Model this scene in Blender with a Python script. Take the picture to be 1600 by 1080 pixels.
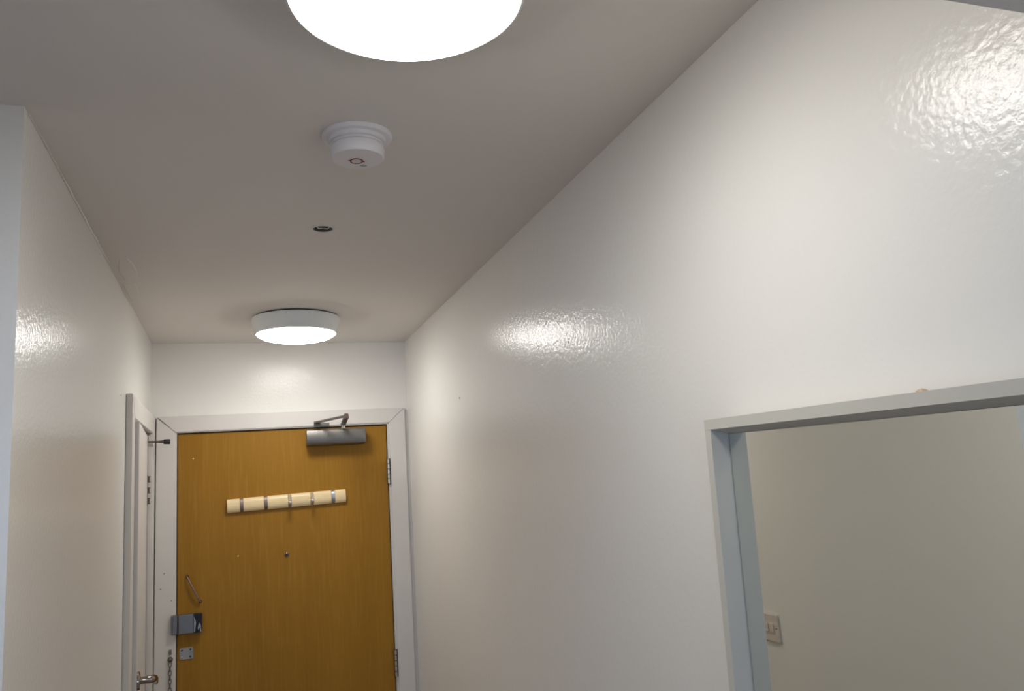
import bpy, bmesh, math, random
from mathutils import Vector, Matrix

random.seed(7)
S = bpy.context.scene
for o in list(bpy.data.objects):
    bpy.data.objects.remove(o)
COL = S.collection

# ------------------------------------------------------------ camera
cam_d = bpy.data.cameras.new('camera')
cam_d.sensor_width = 36.0
cam_d.lens = 28.8
cam_d.clip_start = 0.01
cam = bpy.data.objects.new('camera', cam_d)
COL.objects.link(cam)
R_ = Vector((0.94763292, -0.31291659, -0.06383612))
U_ = Vector((0.00687767, -0.17984423, 0.98367106))
F_ = Vector((0.31928756, 0.93259812, 0.16827418))
m = Matrix.Identity(4)
for i in range(3):
    m[i][0] = R_[i]; m[i][1] = U_[i]; m[i][2] = -F_[i]
m[0][3], m[1][3], m[2][3] = 0.3115, 0.0, 1.7222
cam.matrix_world = m
S.camera = cam

# ------------------------------------------------------------ light, exposure
W, D, H, YC = 0.9937, 3.4108, 2.3556, 1.3692      # corridor width, far wall, ceiling, outer corner
LAMP = 22.0          # glow of the two ceiling lamps
DAY = 17.0           # daylight entering through the window behind the camera
SKY = 1.2
S.view_settings.view_transform = 'Standard'
S.view_settings.look = 'None'
S.view_settings.exposure = 0.22
S.view_settings.gamma = 1.0
S.view_settings.use_curve_mapping = False

world = bpy.data.worlds.new('world')
S.world = world
world.use_nodes = True
bg = world.node_tree.nodes['Background']
bg.inputs['Color'].default_value = (0.55, 0.70, 1.0, 1)
bg.inputs['Strength'].default_value = SKY

ld = bpy.data.lights.new('window_daylight', 'AREA')
ld.shape = 'RECTANGLE'; ld.size = 1.5; ld.size_y = 1.2
ld.energy = DAY
ld.color = (0.50, 0.68, 1.0)
lo = bpy.data.objects.new('window_daylight', ld)
lo.location = (-0.55, -2.47, 1.55)
lo.rotation_euler = (math.radians(90), 0, 0)      # shines towards +Y, through the window opening
COL.objects.link(lo)


# ------------------------------------------------------------ materials
def nodes(name):
    mt = bpy.data.materials.new(name); mt.use_nodes = True
    nt = mt.node_tree
    return mt, nt, nt.nodes['Principled BSDF']


def paint(name, col, rough=0.35, bump=0.15, scale=140.0, spec=0.5, tint=0.02, big=6.0, bigbump=0.0, coat=0.0):
    mt, nt, b = nodes(name)
    tc = nt.nodes.new('ShaderNodeTexCoord')
    n1 = nt.nodes.new('ShaderNodeTexNoise'); n1.inputs['Scale'].default_value = scale
    n1.inputs['Detail'].default_value = 3
    n2 = nt.nodes.new('ShaderNodeTexNoise'); n2.inputs['Scale'].default_value = big
    n2.inputs['Detail'].default_value = 3
    nt.links.new(tc.outputs['Object'], n1.inputs['Vector'])
    nt.links.new(tc.outputs['Object'], n2.inputs['Vector'])
    mx = nt.nodes.new('ShaderNodeMix'); mx.data_type = 'RGBA'
    mx.inputs[6].default_value = (*[c * (1 - tint) for c in col], 1)
    mx.inputs[7].default_value = (*[min(1, c * (1 + tint)) for c in col], 1)
    nt.links.new(n2.outputs['Fac'], mx.inputs[0])
    nt.links.new(mx.outputs[2], b.inputs['Base Color'])
    b.inputs['Roughness'].default_value = rough
    b.inputs['Specular IOR Level'].default_value = spec
    last = None
    if bump > 0:
        bp = nt.nodes.new('ShaderNodeBump'); bp.inputs['Strength'].default_value = bump
        bp.inputs['Distance'].default_value = 0.001
        nt.links.new(n1.outputs['Fac'], bp.inputs['Height'])
        last = bp
    if bigbump > 0:
        b2 = nt.nodes.new('ShaderNodeBump'); b2.inputs['Strength'].default_value = bigbump
        b2.inputs['Distance'].default_value = 0.01
        nt.links.new(n2.outputs['Fac'], b2.inputs['Height'])
        if last: nt.links.new(last.outputs['Normal'], b2.inputs['Normal'])
        last = b2
    if coat > 0:                 # gloss skin with the roller texture, over a smooth colour coat
        b.inputs['Coat Weight'].default_value = coat
        b.inputs['Coat Roughness'].default_value = rough
        b.inputs['Roughness'].default_value = 0.6
        nt.links.new(last.outputs['Normal'], b.inputs['Coat Normal'])
        soft = nt.nodes.new('ShaderNodeBump'); soft.inputs['Strength'].default_value = bump * 0.3
        soft.inputs['Distance'].default_value = 0.001
        nt.links.new(n1.outputs['Fac'], soft.inputs['Height'])
        nt.links.new(soft.outputs['Normal'], b.inputs['Normal'])
    elif last: nt.links.new(last.outputs['Normal'], b.inputs['Normal'])
    return mt


def metal(name, col, rough=0.25, brushed=False):
    mt, nt, b = nodes(name)
    b.inputs['Base Color'].default_value = (*col, 1)
    b.inputs['Metallic'].default_value = 1.0
    tc = nt.nodes.new('ShaderNodeTexCoord')
    mp = nt.nodes.new('ShaderNodeMapping')
    mp.inputs['Scale'].default_value = (1, 1, 40) if brushed else (1, 1, 1)
    n = nt.nodes.new('ShaderNodeTexNoise'); n.inputs['Scale'].default_value = 60
    mr = nt.nodes.new('ShaderNodeMapRange')
    mr.inputs['To Min'].default_value = rough * 0.8; mr.inputs['To Max'].default_value = rough * 1.25
    nt.links.new(tc.outputs['Object'], mp.inputs['Vector']); nt.links.new(mp.outputs['Vector'], n.inputs['Vector'])
    nt.links.new(n.outputs['Fac'], mr.inputs['Value']); nt.links.new(mr.outputs['Result'], b.inputs['Roughness'])
    return mt


def wood(name, ca, cb, cc, stretch=14.0, scale=9.0, rough=0.4, fleck=0.5, axis=2, spec=0.35):
    mt, nt, b = nodes(name)
    tc = nt.nodes.new('ShaderNodeTexCoord')
    def mapped(sx, sz):
        mp = nt.nodes.new('ShaderNodeMapping')
        v = [sx, sx, sx]; v[axis] = sz
        mp.inputs['Scale'].default_value = v
        nt.links.new(tc.outputs['Object'], mp.inputs['Vector'])
        return mp
    n1 = nt.nodes.new('ShaderNodeTexNoise'); n1.inputs['Scale'].default_value = scale
    n1.inputs['Detail'].default_value = 5; n1.inputs['Distortion'].default_value = 0.4
    nt.links.new(mapped(1.0, 1.0 / stretch).outputs['Vector'], n1.inputs['Vector'])
    n2 = nt.nodes.new('ShaderNodeTexNoise'); n2.inputs['Scale'].default_value = scale * 12
    n2.inputs['Detail'].default_value = 3
    nt.links.new(mapped(1.0, 1.0 / stretch).outputs['Vector'], n2.inputs['Vector'])
    r1 = nt.nodes.new('ShaderNodeValToRGB')
    r1.color_ramp.elements[0].position = 0.3; r1.color_ramp.elements[0].color = (*ca, 1)
    r1.color_ramp.elements[1].position = 0.7; r1.color_ramp.elements[1].color = (*cb, 1)
    nt.links.new(n1.outputs['Fac'], r1.inputs['Fac'])
    r2 = nt.nodes.new('ShaderNodeValToRGB')
    r2.color_ramp.elements[0].position = 0.5; r2.color_ramp.elements[0].color = (0, 0, 0, 1)
    r2.color_ramp.elements[1].position = 0.72; r2.color_ramp.elements[1].color = (1, 1, 1, 1)
    nt.links.new(n2.outputs['Fac'], r2.inputs['Fac'])
    ml = nt.nodes.new('ShaderNodeMath'); ml.operation = 'MULTIPLY'; ml.inputs[1].default_value = fleck
    nt.links.new(r2.outputs['Color'], ml.inputs[0])
    mx = nt.nodes.new('ShaderNodeMix'); mx.data_type = 'RGBA'
    nt.links.new(ml.outputs[0], mx.inputs[0]); nt.links.new(r1.outputs['Color'], mx.inputs[6])
    mx.inputs[7].default_value = (*cc, 1)
    nt.links.new(mx.outputs[2], b.inputs['Base Color'])
    b.inputs['Roughness'].default_value = rough
    b.inputs['Specular IOR Level'].default_value = spec
    bp = nt.nodes.new('ShaderNodeBump'); bp.inputs['Strength'].default_value = 0.12
    bp.inputs['Distance'].default_value = 0.0006
    nt.links.new(n2.outputs['Fac'], bp.inputs['Height']); nt.links.new(bp.outputs['Normal'], b.inputs['Normal'])
    return mt


def flat(name, col, rough=0.5, spec=0.5):
    mt, nt, b = nodes(name)
    n = nt.nodes.new('ShaderNodeTexNoise'); n.inputs['Scale'].default_value = 25
    mx = nt.nodes.new('ShaderNodeMix'); mx.data_type = 'RGBA'
    mx.inputs[6].default_value = (*[c * 0.95 for c in col], 1); mx.inputs[7].default_value = (*[min(1, c * 1.05) for c in col], 1)
    nt.links.new(n.outputs['Fac'], mx.inputs[0]); nt.links.new(mx.outputs[2], b.inputs['Base Color'])
    b.inputs['Roughness'].default_value = rough
    b.inputs['Specular IOR Level'].default_value = spec
    return mt


M_WALL = paint('white satin wall paint', (0.87, 0.855, 0.82), rough=0.19, bump=0.82, scale=112, spec=0.15, tint=0.012, big=3.5, bigbump=0.04, coat=0.62)
M_CEIL = paint('matt ceiling paint', (0.83, 0.79, 0.76), rough=0.75, bump=0.15, scale=120, spec=0.25, tint=0.02, big=2.5)
M_TRIM = paint('white gloss trim paint', (0.72, 0.69, 0.66), rough=0.38, bump=0.08, scale=40, spec=0.4, tint=0.04, big=9)
M_DOOR = wood('golden oak veneer', (0.300, 0.142, 0.012), (0.350, 0.172, 0.017), (0.430, 0.240, 0.045), stretch=18, scale=9, rough=0.42, fleck=0.38, spec=0.22)
M_FLOOR = wood('brown laminate floor', (0.38, 0.28, 0.20), (0.44, 0.33, 0.24), (0.30, 0.21, 0.14), stretch=12, scale=6, axis=1)
M_BEECH = wood('pale beech', (0.80, 0.62, 0.34), (0.90, 0.73, 0.45), (0.72, 0.52, 0.27), stretch=10, scale=14, rough=0.35, fleck=0.3, axis=0)
M_CHROME = metal('chrome', (0.62, 0.60, 0.58), 0.12)
M_DARKMET = metal('dark bronze metal', (0.20, 0.16, 0.14), 0.30)
M_STEEL = metal('brushed steel', (0.25, 0.25, 0.255), 0.36, True)
M_TIP = metal('satin hook tip', (0.90, 0.87, 0.82), 0.5)
M_SLOT = metal('pale brass slot', (0.60, 0.50, 0.36), 0.5)
M_CUP = flat('grey recess', (0.16, 0.15, 0.12), 0.6)
M_CLOSER = metal('silver painted closer', (0.22, 0.21, 0.195), 0.42)
M_HOOKD = metal('worn hook metal', (0.30, 0.235, 0.225), 0.55)
M_HOOKB = metal('bluish hook metal', (0.50, 0.53, 0.60), 0.35)
M_LEVER = metal('polished chrome lever', (0.36, 0.32, 0.30), 0.10)
M_BLACK = flat('black rubber and gap shade', (0.014, 0.011, 0.010), 0.5)
M_GAP = flat('dark gap', (0.03, 0.026, 0.022), 0.8, 0.1)
M_GLOSSBLK = flat('black gloss plastic', (0.01, 0.011, 0.014), 0.15)
M_PLASTIC = flat('white plastic', (0.74, 0.73, 0.76), 0.42)
M_SMOKE = flat('off white alarm plastic', (0.82, 0.81, 0.86), 0.45)
M_LAMPBODY = flat('white lamp housing', (0.87, 0.90, 0.90), 0.4)
M_SWITCH = flat('cream switch plastic', (0.72, 0.64, 0.58), 0.4)
M_RED = flat('red ring print', (0.20, 0.02, 0.02), 0.5)
M_GREYPRINT = flat('grey print', (0.22, 0.22, 0.24), 0.5)
M_FRAME = paint('white foil frame', (0.60, 0.585, 0.53), rough=0.42, bump=0.02, scale=90, spec=0.4, tint=0.01)
M_PEG = wood('brown wooden peg', (0.50, 0.36, 0.26), (0.58, 0.44, 0.33), (0.4, 0.28, 0.18), stretch=4, scale=60)

M_GLOW, nt_, b_ = nodes('lamp diffuser glow')
b_.inputs['Base Color'].default_value = (0.9, 0.9, 0.88, 1)
b_.inputs['Emission Color'].default_value = (1.0, 0.97, 0.91, 1)
b_.inputs['Emission Strength'].default_value = LAMP

M_MIRROR, nt_, b_ = nodes('mirror silver')
b_.inputs['Base Color'].default_value = (0.80, 0.81, 0.76, 1)
b_.inputs['Metallic'].default_value = 1.0
b_.inputs['Roughness'].default_value = 0.0

M_PANE = bpy.data.materials.new('window pane'); M_PANE.use_nodes = True
nt_ = M_PANE.node_tree; nt_.nodes.clear()
out = nt_.nodes.new('ShaderNodeOutputMaterial'); mix = nt_.nodes.new('ShaderNodeMixShader')
tr = nt_.nodes.new('ShaderNodeBsdfTransparent'); gl = nt_.nodes.new('ShaderNodeBsdfGlossy')
gl.inputs['Roughness'].default_value = 0.0
mix.inputs[0].default_value = 0.06
nt_.links.new(tr.outputs[0], mix.inputs[1]); nt_.links.new(gl.outputs[0], mix.inputs[2]); nt_.links.new(mix.outputs[0], out.inputs[0])


# ------------------------------------------------------------ mesh helpers
def box(bm, x0, x1, y0, y1, z0, z1):
    v = [bm.verts.new(p) for p in ((x0, y0, z0), (x1, y0, z0), (x1, y1, z0), (x0, y1, z0),
                                   (x0, y0, z1), (x1, y0, z1), (x1, y1, z1), (x0, y1, z1))]
    for f in ((0, 3, 2, 1), (4, 5, 6, 7), (0, 1, 5, 4), (1, 2, 6, 5), (2, 3, 7, 6), (3, 0, 4, 7)):
        bm.faces.new([v[i] for i in f])


def bbox(x0, x1, y0, y1, z0, z1, bev=0.0, seg=2):
    bm = bmesh.new(); box(bm, x0, x1, y0, y1, z0, z1)
    if bev:
        bmesh.ops.bevel(bm, geom=list(bm.edges), offset=bev, segments=seg, affect='EDGES', profile=0.5)
    return bm


def frame_of(a):
    a = Vector(a).normalized()
    t = Vector((0, 0, 1)) if abs(a.z) < 0.9 else Vector((1, 0, 0))
    u = a.cross(t).normalized()
    return u, a.cross(u).normalized(), a


def lathe(bm, origin, axis, prof, n=32):
    """prof: list of (distance along axis, radius)"""
    u, v, a = frame_of(axis); o = Vector(origin); rings = []
    for h, r in prof:
        if r < 1e-6:
            rings.append([bm.verts.new(o + a * h)])
        else:
            rings.append([bm.verts.new(o + a * h + (u * math.cos(t) + v * math.sin(t)) * r)
                          for t in [2 * math.pi * k / n for k in range(n)]])
    for A, B in zip(rings, rings[1:]):
        for k in range(n):
            k2 = (k + 1) % n
            if len(A) == 1 and len(B) == 1: continue
            if len(A) == 1: bm.faces.new((A[0], B[k2], B[k]))
            elif len(B) == 1: bm.faces.new((A[k], A[k2], B[0]))
            else: bm.faces.new((A[k], A[k2], B[k2], B[k]))
    for ring, rev in ((rings[0], True), (rings[-1], False)):
        if len(ring) > 1:
            bm.faces.new(list(reversed(ring)) if rev else ring)


def tube(bm, pts, r, n=10, closed=False):
    pts = [Vector(p) for p in pts]; rings = []; N = len(pts)
    prev = None
    for i, p in enumerate(pts):
        if closed: d = pts[(i + 1) % N] - pts[i - 1]
        else: d = pts[min(i + 1, N - 1)] - pts[max(i - 1, 0)]
        d.normalize()
        if prev is None: u, v, _ = frame_of(d)
        else:
            u = (prev - d * prev.dot(d)).normalized(); v = d.cross(u)
        prev = u
        rr = r[i] if isinstance(r, (list, tuple)) else r
        rings.append([bm.verts.new(p + (u * math.cos(t) + v * math.sin(t)) * rr) for t in [2 * math.pi * k / n for k in range(n)]])
    for i in range(N if closed else N - 1):
        A, B = rings[i], rings[(i + 1) % N]
        for k in range(n):
            bm.faces.new((A[k], A[(k + 1) % n], B[(k + 1) % n], B[k]))
    if not closed:
        bm.faces.new(list(reversed(rings[0]))); bm.faces.new(rings[-1])


def prism(bm, poly, ax, a0, a1):
    """extrude a 2-D outline along axis ax (0,1,2) from a0 to a1"""
    def P(q, a):
        l = list(q); l.insert(ax, a); return l
    A = [bm.verts.new(P(q, a0)) for q in poly]; B = [bm.verts.new(P(q, a1)) for q in poly]
    n = len(poly)
    bm.faces.new(A); bm.faces.new(list(reversed(B)))
    for k in range(n):
        bm.faces.new((A[k], B[k], B[(k + 1) % n], A[(k + 1) % n]))


def obj(name, bm, mat, parent=None, smooth=False, loc=None):
    bmesh.ops.recalc_face_normals(bm, faces=bm.faces)
    me = bpy.data.meshes.new(name)
    bm.to_mesh(me); bm.free()
    me.materials.append(mat)
    if smooth:
        for p in me.polygons: p.use_smooth = True
        me.set_sharp_from_angle(angle=math.radians(35))
    o = bpy.data.objects.new(name, me); COL.objects.link(o)
    if parent: o.parent = parent
    if loc: o.location = loc
    return o


def thing(name, label=None, cat=None, loc=(0, 0, 0), group=None, kind=None):
    o = bpy.data.objects.new(name, None); COL.objects.link(o)
    o.location = loc
    o.empty_display_size = 0.05
    return tag(o, label, cat, group, kind)


def tag(o, label=None, cat=None, group=None, kind=None):
    if label: o['label'] = label
    if cat: o['category'] = cat
    if group: o['group'] = group
    if kind: o['kind'] = kind
    return o


def struct(name, bm, mat, label, cat, smooth=False):
    return tag(obj(name, bm, mat, None, smooth), label, cat, kind='structure')


def shift(bm, d):
    bmesh.ops.translate(bm, verts=bm.verts, vec=Vector(d)); return bm


# ------------------------------------------------------------ the shell
T = 0.12
XL, YB = -1.6, -2.4          # the room the camera stands in
bm = bmesh.new(); box(bm, XL - T, W + T, YB - T, D + T, -0.05, 0.0)
struct('floor', bm, M_FLOOR, 'brown laminate floor of the hallway', 'floor')

# ceiling, with the round hole of the recessed fitting
HX, HY, HR = 0.5105, 1.917, 0.0235
bm = bmesh.new()
q = 0.06
n = 32
ring = [(HX + HR * math.cos(2 * math.pi * k / n), HY + HR * math.sin(2 * math.pi * k / n)) for k in range(n)]
def sq(k):
    t = 2 * math.pi * k / n; c, s = math.cos(t), math.sin(t); mm = max(abs(c), abs(s))
    return (HX + q * c / mm, HY + q * s / mm)
rv = [bm.verts.new((*p, H)) for p in ring]; sv = [bm.verts.new((*sq(k), H)) for k in range(n)]
for k in range(n):
    bm.faces.new((rv[k], sv[k], sv[(k + 1) % n], rv[(k + 1) % n]))
X0, X1, Y0, Y1 = XL - T, W + T, YB - T, D + T
for a, b, c, d in ((X0, HX - q, Y0, Y1), (HX + q, X1, Y0, Y1), (HX - q, HX + q, Y0, HY - q), (HX - q, HX + q, HY + q, Y1)):
    vs = [bm.verts.new(p) for p in ((a, c, H), (b, c, H), (b, d, H), (a, d, H))]; bm.faces.new(vs)
bmesh.ops.remove_doubles(bm, verts=bm.verts, dist=1e-5)
# closed top slab above
box(bm, X0, X1, Y0, Y1, H + 0.08, H + 0.14)
ceil_o = struct('ceiling', bm, M_CEIL, 'plain matt white ceiling above the hallway', 'ceiling')
for p in ceil_o.data.polygons:
    pass
# old filler patches on the ceiling beside the left wall
def patch(pts, th):
    bm = bmesh.new(); cx = sum(p[0] for p in pts) / len(pts); cy = sum(p[1] for p in pts) / len(pts)
    A = [bm.verts.new((p[0], p[1], H + 0.0005)) for p in pts]
    B = [bm.verts.new((cx + (p[0] - cx) * 0.86, cy + (p[1] - cy) * 0.95, H - th)) for p in pts]
    bm.faces.new(list(reversed(B)))
    for k in range(len(pts)):
        bm.faces.new((A[k], A[(k + 1) % len(pts)], B[(k + 1) % len(pts)], B[k]))
    return bm
obj('filler_patch', patch([(0.030, 2.225), (0.050, 2.215), (0.060, 2.26), (0.0605, 2.34), (0.056, 2.40), (0.049, 2.437), (0.017, 2.45), (0.014, 2.33)], 0.0016), M_CEIL, ceil_o)
obj('filler_patch', patch([(0.008, 2.475), (0.040, 2.47), (0.043, 2.55), (0.036, 2.62), (0.022, 2.69), (0.006, 2.70)], 0.0013), M_CEIL, ceil_o)

# far wall with the opening of the front door
OX0, OX1, OZ = 0.086, 0.914, 2.012
bm = bmesh.new()
box(bm, 0.0, OX0, D, D + T, 0, H); box(bm, OX1, W, D, D + T, 0, H); box(bm, OX0, OX1, D, D + T, OZ, H)
struct('wall_far', bm, M_WALL, 'white wall above the wooden front door at the corridor end', 'wall')
bm = bmesh.new(); box(bm, -0.1, W + T, D + T, D + T + 0.02, 0, H)
struct('wall_outside', bm, M_GAP, 'dark landing side behind the front door', 'wall')

# left wall with the opening of the cupboard door
LY0, LY1, LZ = 2.735, 3.315, 2.004
bm = bmesh.new()
box(bm, -0.1, 0, YC, LY0, 0, H); box(bm, -0.1, 0, LY1, D + T, 0, H); box(bm, -0.1, 0, LY0, LY1, LZ, H)
box(bm, -0.1, -0.06, LY0, LY1, 0, LZ)
wl = struct('wall_left', bm, M_WALL, 'glossy white left wall of the corridor ending at an outer corner', 'wall')
bm = bmesh.new(); box(bm, XL, -0.1, YC, YC + 0.1, 0, H)
struct('wall_alcove', bm, M_WALL, 'daylit bluish white wall round the corner at the left edge', 'wall')
bm = bmesh.new(); box(bm, W, W + T, YB - T, D + T, 0, H)
wr = struct('wall_right', bm, M_WALL, 'long glossy white right wall with the mirror on it', 'wall')
bm = bmesh.new(); box(bm, XL - T, XL, YB - T, YC + 0.1, 0, H)
struct('wall_window_side', bm, M_WALL, 'white side wall of the room behind', 'wall')
# back wall with window
WX0, WX1, WZ0, WZ1 = -1.3, 0.2, 0.95, 2.15
bm = bmesh.new()
box(bm, XL, WX0, YB - T, YB, 0, H); box(bm, WX1, W, YB - T, YB, 0, H)
box(bm, WX0, WX1, YB - T, YB, 0, WZ0); box(bm, WX0, WX1, YB - T, YB, WZ1, H)
struct('wall_back', bm, M_WALL, 'white wall with a window behind the viewer', 'wall')
win = thing('window_1', 'white framed window behind the viewer', 'window', (0, 0, 0), kind='structure')
bm = bmesh.new(); f = 0.05
box(bm, WX0, WX0 + f, YB - 0.08, YB - 0.03, WZ0, WZ1); box(bm, WX1 - f, WX1, YB - 0.08, YB - 0.03, WZ0, WZ1)
box(bm, WX0 + f, WX1 - f, YB - 0.08, YB - 0.03, WZ0, WZ0 + f); box(bm, WX0 + f, WX1 - f, YB - 0.08, YB - 0.03, WZ1 - f, WZ1)
box(bm, -0.575, -0.525, YB - 0.08, YB - 0.03, WZ0 + f, WZ1 - f)
obj('window_frame', bm, M_TRIM, win)
for a, b in ((WX0 + f, -0.575), (-0.525, WX1 - f)):
    obj('pane', bbox(a, b, YB - 0.06, YB - 0.055, WZ0 + f, WZ1 - f), M_PANE, win)

# dropped lintel just above the viewer
bm = bmesh.new(); box(bm, XL, W, 0.27, 0.40, 2.040, H)
struct('trim_3', bm, M_CEIL, 'shadowed grey underside of a lintel in the upper right corner', 'lintel')

# caulk line along the left wall top
bm = bmesh.new()
pts, rr = [], []
for k in range(60):
    y = YC + 0.02 + (2.66 - YC) * k / 59
    pts.append((0.0012 + random.uniform(-0.0005, 0.0006), y, H - 0.0015 + random.uniform(-0.0006, 0.0006)))
    rr.append(0.0019 + random.uniform(-0.0006, 0.0009))
tube(bm, pts, rr, 6)
obj('caulk_bead', bm, M_TRIM, wl, True)
# small nail holes and marks on the walls
def dot(name, c, axis, r, mat, parent, h=0.0012):
    bm = bmesh.new(); lathe(bm, c, axis, [(-0.001, r), (h * 0.6, r), (h, r * 0.6)], 10)
    return obj(name, bm, mat, parent, True)
dot('nail_mark', (W, 2.548, 2.011), (-1, 0, 0), 0.0035, M_HOOKD, wr)
dot('nail_mark', (W, 1.615, 2.020), (-1, 0, 0), 0.0022, M_HOOKD, wr)
dot('nail_mark', (0, 2.55, 2.046), (1, 0, 0), 0.003, M_HOOKD, wl)

# ------------------------------------------------------------ front door frame (trim_1) and door_1
AF = 3.388                       # face of the architraves
t1 = thing('trim_1', 'white painted architrave around the wooden front door', 'door frame', (0, D, 0), kind='structure')
def arch(poly):
    bm = bmesh.new(); prism(bm, [(x, z) for x, z in poly], 1, AF, D - 0.0002)
    bmesh.ops.bevel(bm, geom=list(bm.edges), offset=0.0016, segments=2, affect='EDGES')
    return shift(bm, (0, -D, 0))
AX0, AX1, AI0, AI1, AZI, AZO = 0.0179, 0.978, 0.0885, 0.9105, 2.0125, 2.0735
AZOL = 2.0665                    # the head sags a little to the left
AZIL = 2.0045
g = 0.0004
obj('architrave_side', arch([(AX0, 0), (AI0, 0), (AI0, AZIL - g), (AX0 + 0.004, AZOL - 0.003)]), M_TRIM, t1)
obj('architrave_side', arch([(AI1, 0), (AX1, 0), (AX1, AZO - g), (AI1, AZI - g)]), M_TRIM, t1)
obj('architrave_head', arch([(AI0 + g, AZIL), (AI1 - g, AZI), (AX1 - g, AZO), (AX0 + 0.006, AZOL)]), M_TRIM, t1)
obj('jamb', shift(bbox(0.0868, 0.0945, AF + 0.006, D + T, 0, 2.009), (0, -D, 0)), M_TRIM, t1)
obj('jamb', shift(bbox(0.9035, 0.9135, AF + 0.006, D + T, 0, 2.009), (0, -D, 0)), M_TRIM, t1)
bm = bmesh.new(); prism(bm, [(0.0945, 2.0018), (0.9035, 2.0078), (0.9035, 2.0115), (0.0945, 2.0105)], 1, AF + 0.006, D + T)
obj('frame_head', shift(bm, (0, -D, 0)), M_TRIM, t1)
# filler cheek between architrave and the right wall
obj('filler_strip', shift(bbox(AX1 + 0.0006, W - 0.0002, AF + 0.013, D - 0.0002, 0, 2.066, 0.001), (0, -D, 0)), M_TRIM, t1)
obj('filler_strip', shift(bbox(0.0003, AX0 - 0.0002, AF + 0.002, D - 0.0002, 0, 2.060, 0.001), (0, -D, 0)), M_TRIM, t1)
for (x, z) in ((0.0535, 1.483), (0.0415, 1.4275), (0.0795, 1.384)):
    bm = bmesh.new(); lathe(bm, (x, AF - D, z), (0, -1, 0), [(-0.001, 0.0024), (0.0006, 0.0024), (0.0009, 0.0012)], 10)
    obj('screw_hole', bm, M_DARKMET, t1, True)

LF = 3.405                       # face of the leaf
door = thing('door_1', 'golden oak veneered front door at the end of the corridor', 'door', (0.5, LF, 0), kind='structure')
def dsh(bm): return shift(bm, (-0.5, -LF, 0))
bm = bmesh.new()
prism(bm, [(0.0975, 0.006), (0.9, 0.006), (0.9, 2.003), (0.0975, 1.998)], 1, LF, LF + 0.044)
bmesh.ops.bevel(bm, geom=list(bm.edges), offset=0.001, segments=1, affect='EDGES')
obj('leaf', dsh(bm), M_DOOR, door)
bm = bmesh.new()                # black strips stand in for the shade in the gap beside the leaf
box(bm, 0.0945, 0.0972, LF + 0.012, LF + 0.05, 0, 2.0); box(bm, 0.9003, 0.9035, LF + 0.006, LF + 0.05, 0, 2.004)
obj('rebate_shade', dsh(bm), M_BLACK, door)
# peephole
bm = bmesh.new(); lathe(bm, (0.494, LF, 1.5125), (0, -1, 0), [(0, 0.0085), (0.0025, 0.0085), (0.004, 0.006), (0.0028, 0.0048)], 20)
o = obj('peephole', dsh(bm), M_DARKMET, door, True)
bm = bmesh.new(); lathe(bm, (0.494, LF - 0.0026, 1.5125), (0, -1, 0), [(0, 0.0046), (0.0008, 0.003), (0.001, 0)], 16)
obj('lens', dsh(bm), M_GLOSSBLK, o, True)
for (x, z) in ((0.1525, 1.9027), (0.3136, 1.5232)):
    bm = bmesh.new(); lathe(bm, (x, LF, z), (0, -1, 0), [(-0.001, 0.0026), (0.0004, 0.0026), (0.0006, 0.0012)], 8)
    obj('paint_chip', dsh(bm), M_BEECH, door, True)
# hinges
for hz in (1.8124, 1.062):
    bm = bmesh.new()
    box(bm, 0.8965, 0.9065, AF + 0.0035, LF - 0.0005, hz - 0.051, hz + 0.051)
    hg = obj('hinge', dsh(bm), M_DARKMET, door)
    for k in range(5):
        bm = bmesh.new(); z0 = hz - 0.050 + k * 0.0202
        lathe(bm, (0.9015, AF - 0.001, z0), (0, 0, 1), [(0, 0.0042), (0.0006, 0.005), (0.0180, 0.005), (0.0186, 0.0042)], 14)
        obj('knuckle', dsh(bm), M_CHROME, hg, True)
    obj('leaf_plate', dsh(bbox(0.9068, 0.9098, AF - 0.0012, AF + 0.004, hz - 0.052, hz + 0.052)), M_BLACK, hg)
# chain keeper plate with four screw holes
bm = bmesh.new()
poly = []
for (cx, cz, a0) in ((0.1490, 1.2040, 0), (0.1120, 1.2040, 90), (0.1120, 1.1740, 180), (0.1490, 1.1740, 270)):
    for k in range(5):
        a = math.radians(a0 + 22.5 * k); poly.append((cx + 0.0055 * math.cos(a), cz + 0.0055 * math.sin(a)))
prism(bm, poly, 1, LF - 0.0028, LF + 0.0002)
pl = obj('chain_plate', dsh(bm), M_CHROME, door)
for (x, z) in ((0.1145, 1.2010), (0.1440, 1.2030), (0.1435, 1.1765)):
    bm = bmesh.new(); lathe(bm, (x, LF - 0.0028, z), (0, -1, 0), [(-0.0005, 0.0034), (0.0004, 0.0034), (0.0003, 0.001)], 12)
    obj('screw_hole', dsh(bm), M_BLACK, pl, True)
bm = bmesh.new(); lathe(bm, (0.1135, LF - 0.0028, 1.1755), (0, -1, 0), [(0, 0.004), (0.001, 0.0034), (0.0016, 0.0)], 12)
obj('screw', dsh(bm), M_CHROME, pl, True)

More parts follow.
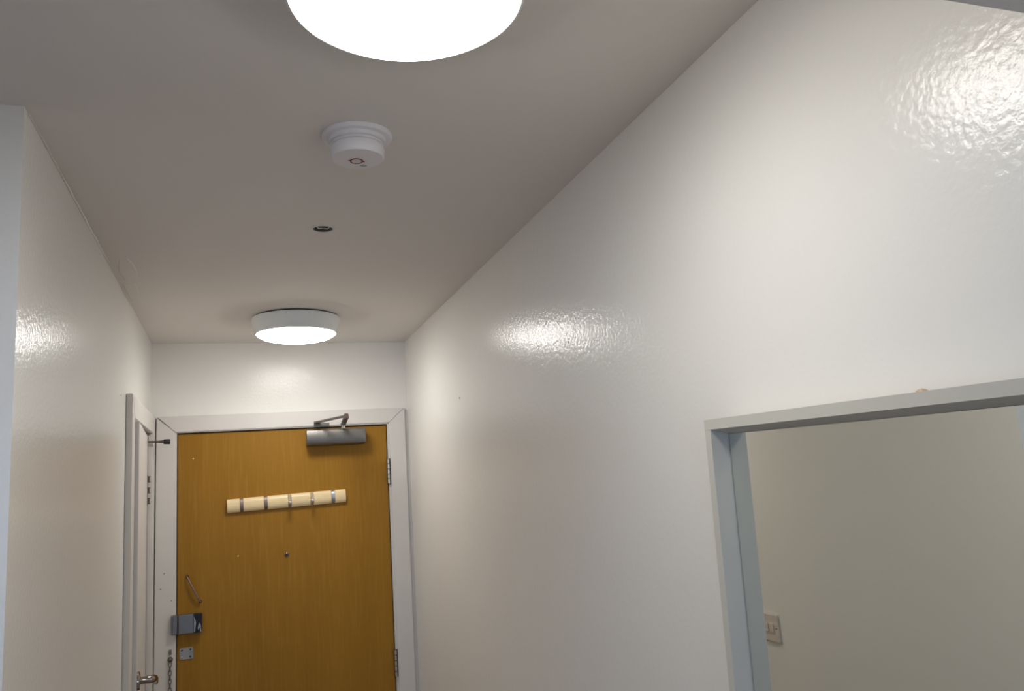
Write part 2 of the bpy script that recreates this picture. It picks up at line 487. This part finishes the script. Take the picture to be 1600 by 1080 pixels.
# ------------------------------------------------------------ cupboard door in the left wall
t2 = thing('trim_2', 'white architrave standing proud of the left wall by the front door', 'door frame', (0, 2.66, 0), kind='structure')
def larch(poly):
    bm = bmesh.new(); prism(bm, poly, 0, 0.0002, 0.018)
    bmesh.ops.bevel(bm, geom=list(bm.edges), offset=0.0014, segments=2, affect='EDGES')
    return shift(bm, (0, -2.66, 0))
a0, a1, b0, b1, zi, zo = 2.6635, 2.738, 3.310, 3.3876, 1.9985, 2.0655
obj('architrave_side', larch([(a0, 0), (a1, 0), (a1, zi - g), (a0, zo - g)]), M_TRIM, t2)
obj('architrave_side', larch([(b0, 0), (b1, 0), (b1, zo - g), (b0, zi - g)]), M_TRIM, t2)
obj('architrave_head', larch([(a1 + g, zi), (b0 - g, zi), (b1 - g, zo), (a0 + g, zo)]), M_TRIM, t2)
bm = bmesh.new(); box(bm, -0.058, 0.0, 2.7352, 2.738, 0, 2.0); box(bm, -0.058, 0.0, 3.311, 3.3148, 0, 2.0); box(bm, -0.058, 0.0, 2.738, 3.311, 1.9995, 2.0038)
obj('lining', shift(bm, (0, -2.66, 0)), M_TRIM, t2)

d2 = thing('door_2', 'narrow white painted door standing slightly ajar in the left wall', 'door', (0.001, 3.300, 0), kind='structure')
d2.rotation_euler = (0, 0, math.radians(2.9))       # pulled a touch open about its far edge
# local: y from -0.558 (handle edge) to 0 (hinge edge); face towards +x
bm = bmesh.new()
box(bm, -0.036, 0, -0.558, 0, 0.006, 1.988)
bmesh.ops.bevel(bm, geom=list(bm.edges), offset=0.0014, segments=2, affect='EDGES')
obj('leaf', bm, M_TRIM, d2)
# hinge knuckles
hz = 1.790
bm = bmesh.new(); box(bm, -0.001, 0.0012, -0.001, 0.008, hz - 0.055, hz + 0.055)
hg = obj('hinge', bm, M_DARKMET, d2)
for k, z0 in enumerate((hz + 0.028, hz - 0.012, hz - 0.050)):
    bm = bmesh.new(); lathe(bm, (0.005, 0.001, z0), (0, 0, 1), [(0, 0.0030), (0.0006, 0.0056), (0.004, 0.0056), (0.0045, 0.0034), (0.0185, 0.0034), (0.019, 0.0056), (0.0225, 0.0056), (0.023, 0.003)], 12)
    obj('knuckle', bm, M_DARKMET, hg, True)
# door stop with rubber tip, on the top far corner
ds = bmesh.new(); lathe(ds, (0.0002, -0.004, 1.966), (1, 0, -0.03), [(0, 0.018), (0.002, 0.018), (0.0035, 0.014), (0.006, 0.0055)], 24)
so = obj('door_stop', ds, M_CHROME, d2, True)
bm = bmesh.new(); lathe(bm, (0.005, -0.004, 1.966), (1, 0, -0.03), [(0, 0.0036), (0.030, 0.0042), (0.044, 0.0058), (0.050, 0.0066)], 16)
obj('rod', bm, M_DARKMET, so, True)
bm = bmesh.new(); lathe(bm, (0.054, -0.004, 1.9645), (1, 0, -0.03), [(0, 0.0085), (0.002, 0.0095), (0.020, 0.0100), (0.0225, 0.0085), (0.0225, 0.0)], 18)
obj('rubber_tip', bm, M_BLACK, so, True)
# lever handle
yh, zh = -0.505, 1.222
bm = bmesh.new(); lathe(bm, (0.0002, yh, zh), (1, 0, 0), [(0, 0.027), (0.005, 0.027), (0.008, 0.024), (0.009, 0.012)], 28)
lv = obj('handle', bm, M_LEVER, d2, True)
bm = bmesh.new()
tube(bm, [(0.008, yh, zh), (0.022, yh, zh), (0.034, yh + 0.003, zh), (0.043, yh + 0.014, zh - 0.001), (0.047, yh + 0.035, zh - 0.004), (0.048, yh + 0.06, zh - 0.010), (0.048, yh + 0.09, zh - 0.020), (0.047, yh + 0.115, zh - 0.032)],
     [0.011, 0.0105, 0.0115, 0.0115, 0.0095, 0.0085, 0.008, 0.007], 16)
obj('lever', bm, M_LEVER, lv, True)
bm = bmesh.new(); lathe(bm, (0.0002, yh + 0.004, zh - 0.075), (1, 0, 0), [(0, 0.022), (0.004, 0.022), (0.007, 0.018), (0.008, 0.010), (0.020, 0.009), (0.024, 0.013), (0.034, 0.013), (0.037, 0.009), (0.037, 0)], 24)
obj('thumb_turn', bm, M_LEVER, d2, True)

# ------------------------------------------------------------ door closer
dc = thing('door_closer', 'grey metal overhead door closer at the top of the front door', 'door closer', (0.692, LF, 1.93))
def csh(bm): return shift(bm, (-0.692, -LF, -1.93))
prof = [(LF, 1.9290), (LF - 0.052, 1.9290), (LF - 0.059, 1.9330), (LF - 0.0625, 1.9410), (LF - 0.0630, 1.9600), (LF - 0.0625, 1.9790), (LF - 0.059, 1.9880), (LF - 0.052, 1.9925), (LF, 1.9925)]
bm = bmesh.new(); prism(bm, prof, 0, 0.5790, 0.7990)
obj('body_cover', csh(bm), M_CLOSER, dc, True)
for xa, xb in ((0.5755, 0.5788), (0.7993, 0.8065)):
    bm = bmesh.new(); prism(bm, [(LF - (LF - y) * 0.985, 1.9607 + (z - 1.9607) * 0.985) for y, z in prof], 0, xa, xb)
    obj('end_cap', csh(bm), M_STEEL, dc, True)
bm = bmesh.new(); lathe(bm, (0.7206, 3.368, 1.9925), (0, 0, 1), [(0, 0.013), (0.004, 0.013), (0.004, 0.008), (0.017, 0.008), (0.019, 0.006)], 20)
obj('spindle', csh(bm), M_CHROME, dc, True)
def bar(p, q_, w, t):
    p, q_ = Vector(p), Vector(q_); d = (q_ - p).normalized(); s = d.cross(Vector((0, 0, 1))).normalized(); u = s.cross(d)
    bm = bmesh.new(); vs = []
    for c in (p, q_):
        for a, b in ((-1, -1), (1, -1), (1, 1), (-1, 1)): vs.append(bm.verts.new(c + s * a * w + u * b * t))
    for fa in ((0, 1, 2, 3), (7, 6, 5, 4), (0, 4, 5, 1), (1, 5, 6, 2), (2, 6, 7, 3), (3, 7, 4, 0)): bm.faces.new([vs[i] for i in fa])
    bmesh.ops.bevel(bm, geom=list(bm.edges), offset=min(w, t) * 0.4, segments=2, affect='EDGES')
    return bm
EL = (0.7006, 3.100, 2.0190)
obj('main_arm', csh(bar((0.7206, 3.372, 2.0090), (EL[0], EL[1], EL[2] - 0.0045), 0.010, 0.0036)), M_CLOSER, dc)
obj('fore_arm', csh(bar(EL, (0.618, 3.372, 2.0225), 0.0065, 0.0040)), M_CLOSER, dc)
bm = bmesh.new(); lathe(bm, (EL[0], EL[1], EL[2] - 0.011), (0, 0, 1), [(0, 0.007), (0.001, 0.009), (0.017, 0.009), (0.019, 0.006)], 16)
obj('elbow_joint', csh(bm), M_DARKMET, dc, True)
bm = bbox(0.607, 0.668, AF - 0.004, AF - 0.0002, 2.0085, 2.0205, 0.001)
br = obj('arm_bracket', csh(bm), M_CLOSER, dc)
bm = bbox(0.606, 0.632, AF - 0.027, AF - 0.004, 2.0175, 2.0265, 0.002)
obj('bracket_lug', csh(bm), M_DARKMET, br)

# ------------------------------------------------------------ coat hook rail
ang = math.atan2(1.7255 - 1.7134, 0.4505)
rail = thing('coat_hook_rail', 'pale beech rail with five small metal flip hooks, hung slightly crooked on the front door', 'coat hooks', (0.5005, LF, 1.7195))
rail.rotation_euler = (0, -ang, 0)
L2 = 0.2255
hooks = [(-0.5 + t) * 2 * L2 for t in (0.118, 0.316, 0.516, 0.706, 0.889)]
hw = 0.0070
prof = [(-0.0002, -0.0255), (-0.010, -0.0255), (-0.0155, -0.020), (-0.0190, -0.010), (-0.0200, 0.0), (-0.0190, 0.010), (-0.0155, 0.020), (-0.010, 0.0255), (-0.0002, 0.0255)]
cuts = [-L2] + sum([[h - hw, h + hw] for h in hooks], []) + [L2]
bm = bmesh.new()
for a, b in zip(cuts[0::2], cuts[1::2]):
    prism(bm, prof, 0, a, b)
for h in hooks:                  # slot floor behind each hook
    prism(bm, [(-0.0002, -0.0255), (-0.0075, -0.0255), (-0.0075, 0.0255), (-0.0002, 0.0255)], 0, h - hw, h + hw)
obj('wooden_rail', bm, M_BEECH, rail, True)
for i, h in enumerate(hooks):
    if i in (2, 3):              # flipped out
        bm = bmesh.new(); prism(bm, [(-0.0076, 0.004), (-0.0076, 0.0245), (-0.012, 0.0245), (-0.013, 0.006)], 0, h - 0.0055, h + 0.0055)
        hk = obj('hook', bm, M_SLOT, rail, False)
        bm = bmesh.new()
        prism(bm, [(-0.008, -0.004), (-0.008, 0.004), (-0.030, -0.003), (-0.046, 0.001), (-0.053, 0.010), (-0.057, 0.008), (-0.053, -0.003), (-0.043, -0.0095), (-0.028, -0.0115)], 0, h - 0.0055, h + 0.0055)
        bmesh.ops.bevel(bm, geom=list(bm.edges), offset=0.001, segments=2, affect='EDGES')
        shift(bm, (0, 0, -0.005)); tag(obj('hook_arm', bm, M_TIP, hk, True), 'chrome hook flipped out')
        bm = bmesh.new(); lathe(bm, (h, -0.0500, -0.0050), (0, -1, 0), [(-0.0065, 0.0), (-0.005, 0.0045), (0.0, 0.0072), (0.005, 0.0045), (0.0065, 0)], 20)
        obj('hook_tip', bm, M_TIP, hk, True)
        bm = bmesh.new(); prism(bm, [(-0.0076, -0.025), (-0.0076, -0.006), (-0.009, -0.006), (-0.009, -0.025)], 0, h - 0.006, h + 0.006)
        obj('slot', bm, M_HOOKD, hk)
    else:
        pf = [(-0.0077, -0.0262)] + [(y - 0.0002, z) for y, z in prof[1:8]] + [(-0.0077, 0.0262)]
        bm = bmesh.new(); prism(bm, pf, 0, h - 0.0062, h + 0.0062)
        hk = obj('hook', bm, M_HOOKB if i == 4 else M_HOOKD, rail, True)

# ------------------------------------------------------------ rim lock and its keep
lk = thing('rim_lock', 'silver rim latch with a glossy dark end where front door meets frame', 'lock', (0.143, LF, 1.262))
def ksh(bm): return shift(bm, (-0.143, -LF, -1.262))
obj('lock_case', ksh(bbox(0.1025, 0.1560, LF - 0.024, LF - 0.0002, 1.2612, 1.3305, 0.002)), M_STEEL, lk)
bm = bmesh.new(); prism(bm, [(0.1564, 1.2608), (0.1850, 1.2608), (0.1850, 1.3285), (0.1564, 1.3300)], 1, LF - 0.0215, LF - 0.0002)
bmesh.ops.bevel(bm, geom=list(bm.edges), offset=0.0015, segments=2, affect='EDGES')
e = obj('end_block', ksh(bm), M_GLOSSBLK, lk)
bm = bmesh.new()
prism(bm, [(0.1570, 1.2640), (0.1605, 1.2640), (0.1642, 1.2990), (0.1610, 1.3100), (0.1570, 1.3200)], 1, LF - 0.0240, LF - 0.0215)
obj('snib', ksh(bm), M_CHROME, e)
bm = bmesh.new()
prism(bm, [(0.1725, 1.2690), (0.1760, 1.2810), (0.1790, 1.2640), (0.1832, 1.2640), (0.1800, 1.2900), (0.1755, 1.2960), (0.1725, 1.2900), (0.1700, 1.2780)], 1, LF - 0.0240, LF - 0.0215)
obj('thumb_piece', ksh(bm), M_CHROME, e)
obj('keep', ksh(bbox(0.0785, 0.1003, AF - 0.019, AF - 0.0002, 1.2640, 1.3320, 0.0018)), M_STEEL, lk)
obj('keep_slot', ksh(bbox(0.0823, 0.0860, AF - 0.0197, AF - 0.0188, 1.2700, 1.3260)), M_DARKMET, lk)

# small diagonal pull bar above the lock
pb = thing('pull_bar', 'thin dark metal bar slanting above the lock on the front door', 'bar', (0.154, LF, 1.37))
def psh(bm): return shift(bm, (-0.154, -LF, -1.37))
A, B = Vector((0.1318, LF, 1.4640)), Vector((0.1778, LF, 1.3690))
for c in (A, B):
    bm = bmesh.new(); lathe(bm, c, (0, -1, 0), [(0.0001, 0.0062), (0.003, 0.0058), (0.008, 0.0035), (0.011, 0.0030), (0.012, 0)], 16)
    obj('mount', psh(bm), M_DARKMET, pb, True)
bm = bmesh.new()
tube(bm, [A + Vector((0, -0.009, 0)), A.lerp(B, 0.2) + Vector((0, -0.013, 0)), A.lerp(B, 0.5) + Vector((0, -0.015, 0)), A.lerp(B, 0.8) + Vector((0, -0.013, 0)), B + Vector((0, -0.009, 0))], [0.0026, 0.003, 0.0034, 0.003, 0.0026], 10)
obj('rod', psh(bm), M_HOOKD, pb, True)

# security chain on the left architrave
ch = thing('security_chain', 'metal security chain hanging on the white frame below the rim lock', 'door chain', (0.0755, AF, 1.2))
def hsh(bm): return shift(bm, (-0.0755, -AF, -1.2))
obj('mounting_plate', hsh(bbox(0.0715, 0.0805, AF - 0.005, AF - 0.0002, 1.1925, 1.2120, 0.001)), M_HOOKD, ch)
bm = bmesh.new(); lathe(bm, (0.0758, AF - 0.0002, 1.1765), (0, -1, 0), [(0, 0.0095), (0.003, 0.0095), (0.008, 0.0070), (0.010, 0.003), (0.0105, 0)], 20)
obj('boss', hsh(bm), M_DARKMET, ch, True)
z = 1.160
for k in range(14):
    bm = bmesh.new(); pts = []
    ll, ww = 0.0098, 0.0050
    for j in range(14):
        t = 2 * math.pi * j / 14
        a, b = ww * math.cos(t), ll * math.sin(t)
        pts.append((0.0755 + (a if k % 2 == 0 else 0.3 * a), AF - 0.0062 + (0.0 if k % 2 == 0 else a * 0.95), z + b))
    tube(bm, pts, 0.0014, 8, True)
    obj('chain_link', hsh(bm), M_DARKMET, ch, True)
    z -= 0.0148

# ------------------------------------------------------------ ceiling lamps
def lamp(c, label):
    t = thing('ceiling_lamp', label, 'ceiling lamp', (c[0], c[1], H), group='round flush ceiling lamps')
    bm = bmesh.new(); lathe(bm, (0, 0, -0.0002), (0, 0, -1), [(0, 0.136), (0.0055, 0.136)], 96)
    obj('back_plate', bm, M_GAP, t, True)
    bm = bmesh.new(); lathe(bm, (0, 0, -0.0058), (0, 0, -1), [(0, 0.128), (0, 0.1485), (0.002, 0.1500), (0.006, 0.1502), (0.030, 0.1470), (0.050, 0.1420), (0.0555, 0.1398), (0.0570, 0.1370), (0.0560, 0.1345)], 96)
    obj('housing', bm, M_LAMPBODY, t, True)
    bm = bmesh.new(); lathe(bm, (0, 0, -0.0600), (0, 0, -1), [(0, 0.1343), (0.0030, 0.1343), (0.0065, 0.131), (0.014, 0.118), (0.020, 0.095), (0.0255, 0.06), (0.0280, 0.03), (0.0285, 0)], 96)
    obj('diffuser', bm, M_GLOW, t, True)
lamp((0.505, 0.868), 'larger looking lit round ceiling lamp at the top edge, nearest the viewer')
lamp((0.513, 2.917), 'lit round white ceiling lamp in front of the wooden front door')

# ------------------------------------------------------------ smoke alarm
sm = thing('smoke_alarm', 'round white smoke alarm on the ceiling between the two lamps', 'smoke alarm', (0.5195, 1.3870, H))
bm = bmesh.new(); lathe(bm, (0, 0, -0.0002), (0, 0, -1), [(0, 0.0620), (0.0045, 0.0620), (0.0075, 0.0600), (0.0085, 0.0570)], 64)
obj('base_plate', bm, M_SMOKE, sm, True)
bm = bmesh.new(); lathe(bm, (0, 0, -0.0088), (0, 0, -1), [(0, 0.0515), (0.004, 0.0510), (0.0065, 0.0490), (0.0070, 0.0450), (0.0085, 0.0440), (0.0095, 0.0465), (0.0115, 0.0465), (0.0125, 0.0440), (0.0150, 0.0440)], 64)
obj('mounting_ring', bm, M_SMOKE, sm, True)
bm = bmesh.new(); lathe(bm, (0, 0, -0.0225), (0, 0, -1), [(0, 0.0440), (0.0012, 0.0468), (0.006, 0.0478), (0.0185, 0.0468), (0.0212, 0.0446), (0.0215, 0.0420), (0.0228, 0.018), (0.0230, 0.0)], 64)
bd = obj('sensor_body', bm, M_SMOKE, sm, True)
bm = bmesh.new()
tube(bm, [(0.0105 * math.cos(t), 0.0105 * math.sin(t), 0) for t in [2 * math.pi * k / 40 for k in range(40)]], 0.0013, 8, True)
box(bm, -0.0145, -0.0112, -0.0008, 0.0008, -0.0009, 0.001); box(bm, 0.0112, 0.0145, -0.0008, 0.0008, -0.0009, 0.001)
obj('test_ring', shift(bm, (-0.002, 0.004, -0.0456)), M_RED, sm, True)
bm = bmesh.new(); lathe(bm, (-0.002, 0.004, -0.0452), (0, 0, -1), [(0, 0.0092), (0.0012, 0.0088), (0.0014, 0)], 32)
obj('test_button', bm, M_PLASTIC, sm, True)
obj('badge', shift(bbox(-0.006, 0.006, -0.0014, 0.0014, -0.0006, 0.0012), (0.013, 0.0245, -0.0449)), M_GREYPRINT, sm)

# ------------------------------------------------------------ recessed fitting in the ceiling hole
rc = thing('recessed_fitting', 'small dark recessed round fitting in the ceiling behind the smoke alarm', 'ceiling fitting', (HX, HY, H))
bm = bmesh.new()
n = 40
def ringv(r, z): return [bm.verts.new((r * math.cos(2 * math.pi * k / n), r * math.sin(2 * math.pi * k / n), z)) for k in range(n)]
rs = [ringv(0.0290, 0.0), ringv(0.0275, -0.0018), ringv(0.0235, -0.0020), ringv(0.0228, 0.0)]
for a, b in zip(rs, rs[1:] + rs[:1]):
    for k in range(n): bm.faces.new((a[k], a[(k + 1) % n], b[(k + 1) % n], b[k]))
obj('trim_ring', bm, M_CEIL, rc, True)
bm = bmesh.new()
rs = [ringv(0.0226, -0.0005), ringv(0.0222, 0.035)]
for a, b in zip(rs, rs[1:]):
    for k in range(n): bm.faces.new((a[k], a[(k + 1) % n], b[(k + 1) % n], b[k]))
bm.faces.new(rs[-1])
obj('cup', bm, M_CUP, rc, True)
bm = bmesh.new(); lathe(bm, (0.002, 0, 0.030), (0, 0, -1), [(0, 0.006), (0.018, 0.006), (0.020, 0.012), (0.023, 0.012), (0.024, 0.004), (0.029, 0.003)], 20)
obj('nozzle', bm, M_STEEL, rc, True)
bm = bmesh.new(); tube(bm, [(-0.018, -0.004, 0.006), (-0.010, 0.003, 0.001), (0.0, 0.006, 0.003), (0.010, 0.004, 0.001), (0.018, -0.002, 0.006)], 0.0015, 8)
obj('spring_clip', bm, M_TIP, rc, True)

# ------------------------------------------------------------ framed mirror on the right wall
mr = thing('wall_mirror', 'large mirror in a deep pale grey box frame hanging crooked on the right wall', 'mirror')
y0, z0, th, lean, xg, dd, fw = 1.0146, 1.7823, 0.0235, -0.0041, 0.9754, 0.0291, 0.0142
a = Vector((0, -math.cos(th), -math.sin(th))); b0 = Vector((0, math.sin(th), -math.cos(th))); n0 = Vector((-1, 0, 0))
b = b0 * math.cos(lean) + n0 * math.sin(lean); nn = n0 * math.cos(lean) - b0 * math.sin(lean)
mm = Matrix.Identity(4)
for i in range(3):
    mm[i][0] = a[i]; mm[i][1] = -nn[i]; mm[i][2] = -b[i]
mm[0][3], mm[1][3], mm[2][3] = xg, y0, z0
mr.matrix_world = mm
MW, MH, BK, DR = 0.565, 1.25, 0.0125, 0.0072      # local x right (towards viewer), y into the wall, z up
def board(x0, x1, z0, z1):
    bm = bbox(x0, x1, -dd, BK, z0, z1, 0.0007, 2)
    return obj('frame_board', bm, M_FRAME, mr)
bm = bmesh.new(); prism(bm, [(-dd, 0.0), (-dd, fw), (BK, fw), (BK, -DR), (0.0, -DR)], 0, -fw, MW + fw)
obj('frame_board', bm, M_FRAME, mr)
board(-fw, MW + fw, -MH - fw, -MH)
board(-fw, 0.0, -MH + 0.0003, -0.0003)
board(MW, MW + fw, -MH + 0.0003, -0.0003)
obj('backing_board', bbox(0.0001, MW - 0.0001, 0.0045, 0.009, -MH + 0.0001, -DR - 0.0001), M_GAP, mr)
obj('mirror_pane', bbox(0.0022, MW - 0.0015, 0.0, 0.004, -MH + 0.001, -DR - 0.0003), M_MIRROR, mr)

pg = thing('picture_hook', 'small brown peg peeping over the top of the mirror frame', 'hook', (W, 0.672, 1.7870))
bm = bmesh.new(); lathe(bm, (-0.0002, 0, 0), (-1, 0, 0), [(0, 0.0070), (0.004, 0.0078), (0.008, 0.0070), (0.010, 0.004), (0.0105, 0)], 20)
obj('peg_head', bm, M_PEG, pg, True)

# ------------------------------------------------------------ light switch on the left wall, seen in the mirror
sw = thing('light_switch', 'cream double light switch on the left wall, seen only in the mirror', 'light switch', (0, 2.383, 1.208))
obj('face_plate', bbox(0.0002, 0.0085, -0.043, 0.043, -0.043, 0.043, 0.002), M_SWITCH, sw)
for y in (-0.014, 0.014):
    o = obj('rocker', shift(bbox(0, 0.004, -0.0085, 0.0085, -0.014, 0.014, 0.0012), (0.0085, y, 0)), M_SWITCH, sw)
    o.rotation_euler = (0, 0, 0)
for y in (-0.034, 0.034):
    bm = bmesh.new(); lathe(bm, (0.0085, y, 0), (1, 0, 0), [(-0.0005, 0.0030), (0.0006, 0.0028), (0.0004, 0.001)], 12)
    obj('screw', bm, M_HOOKD, sw, True)
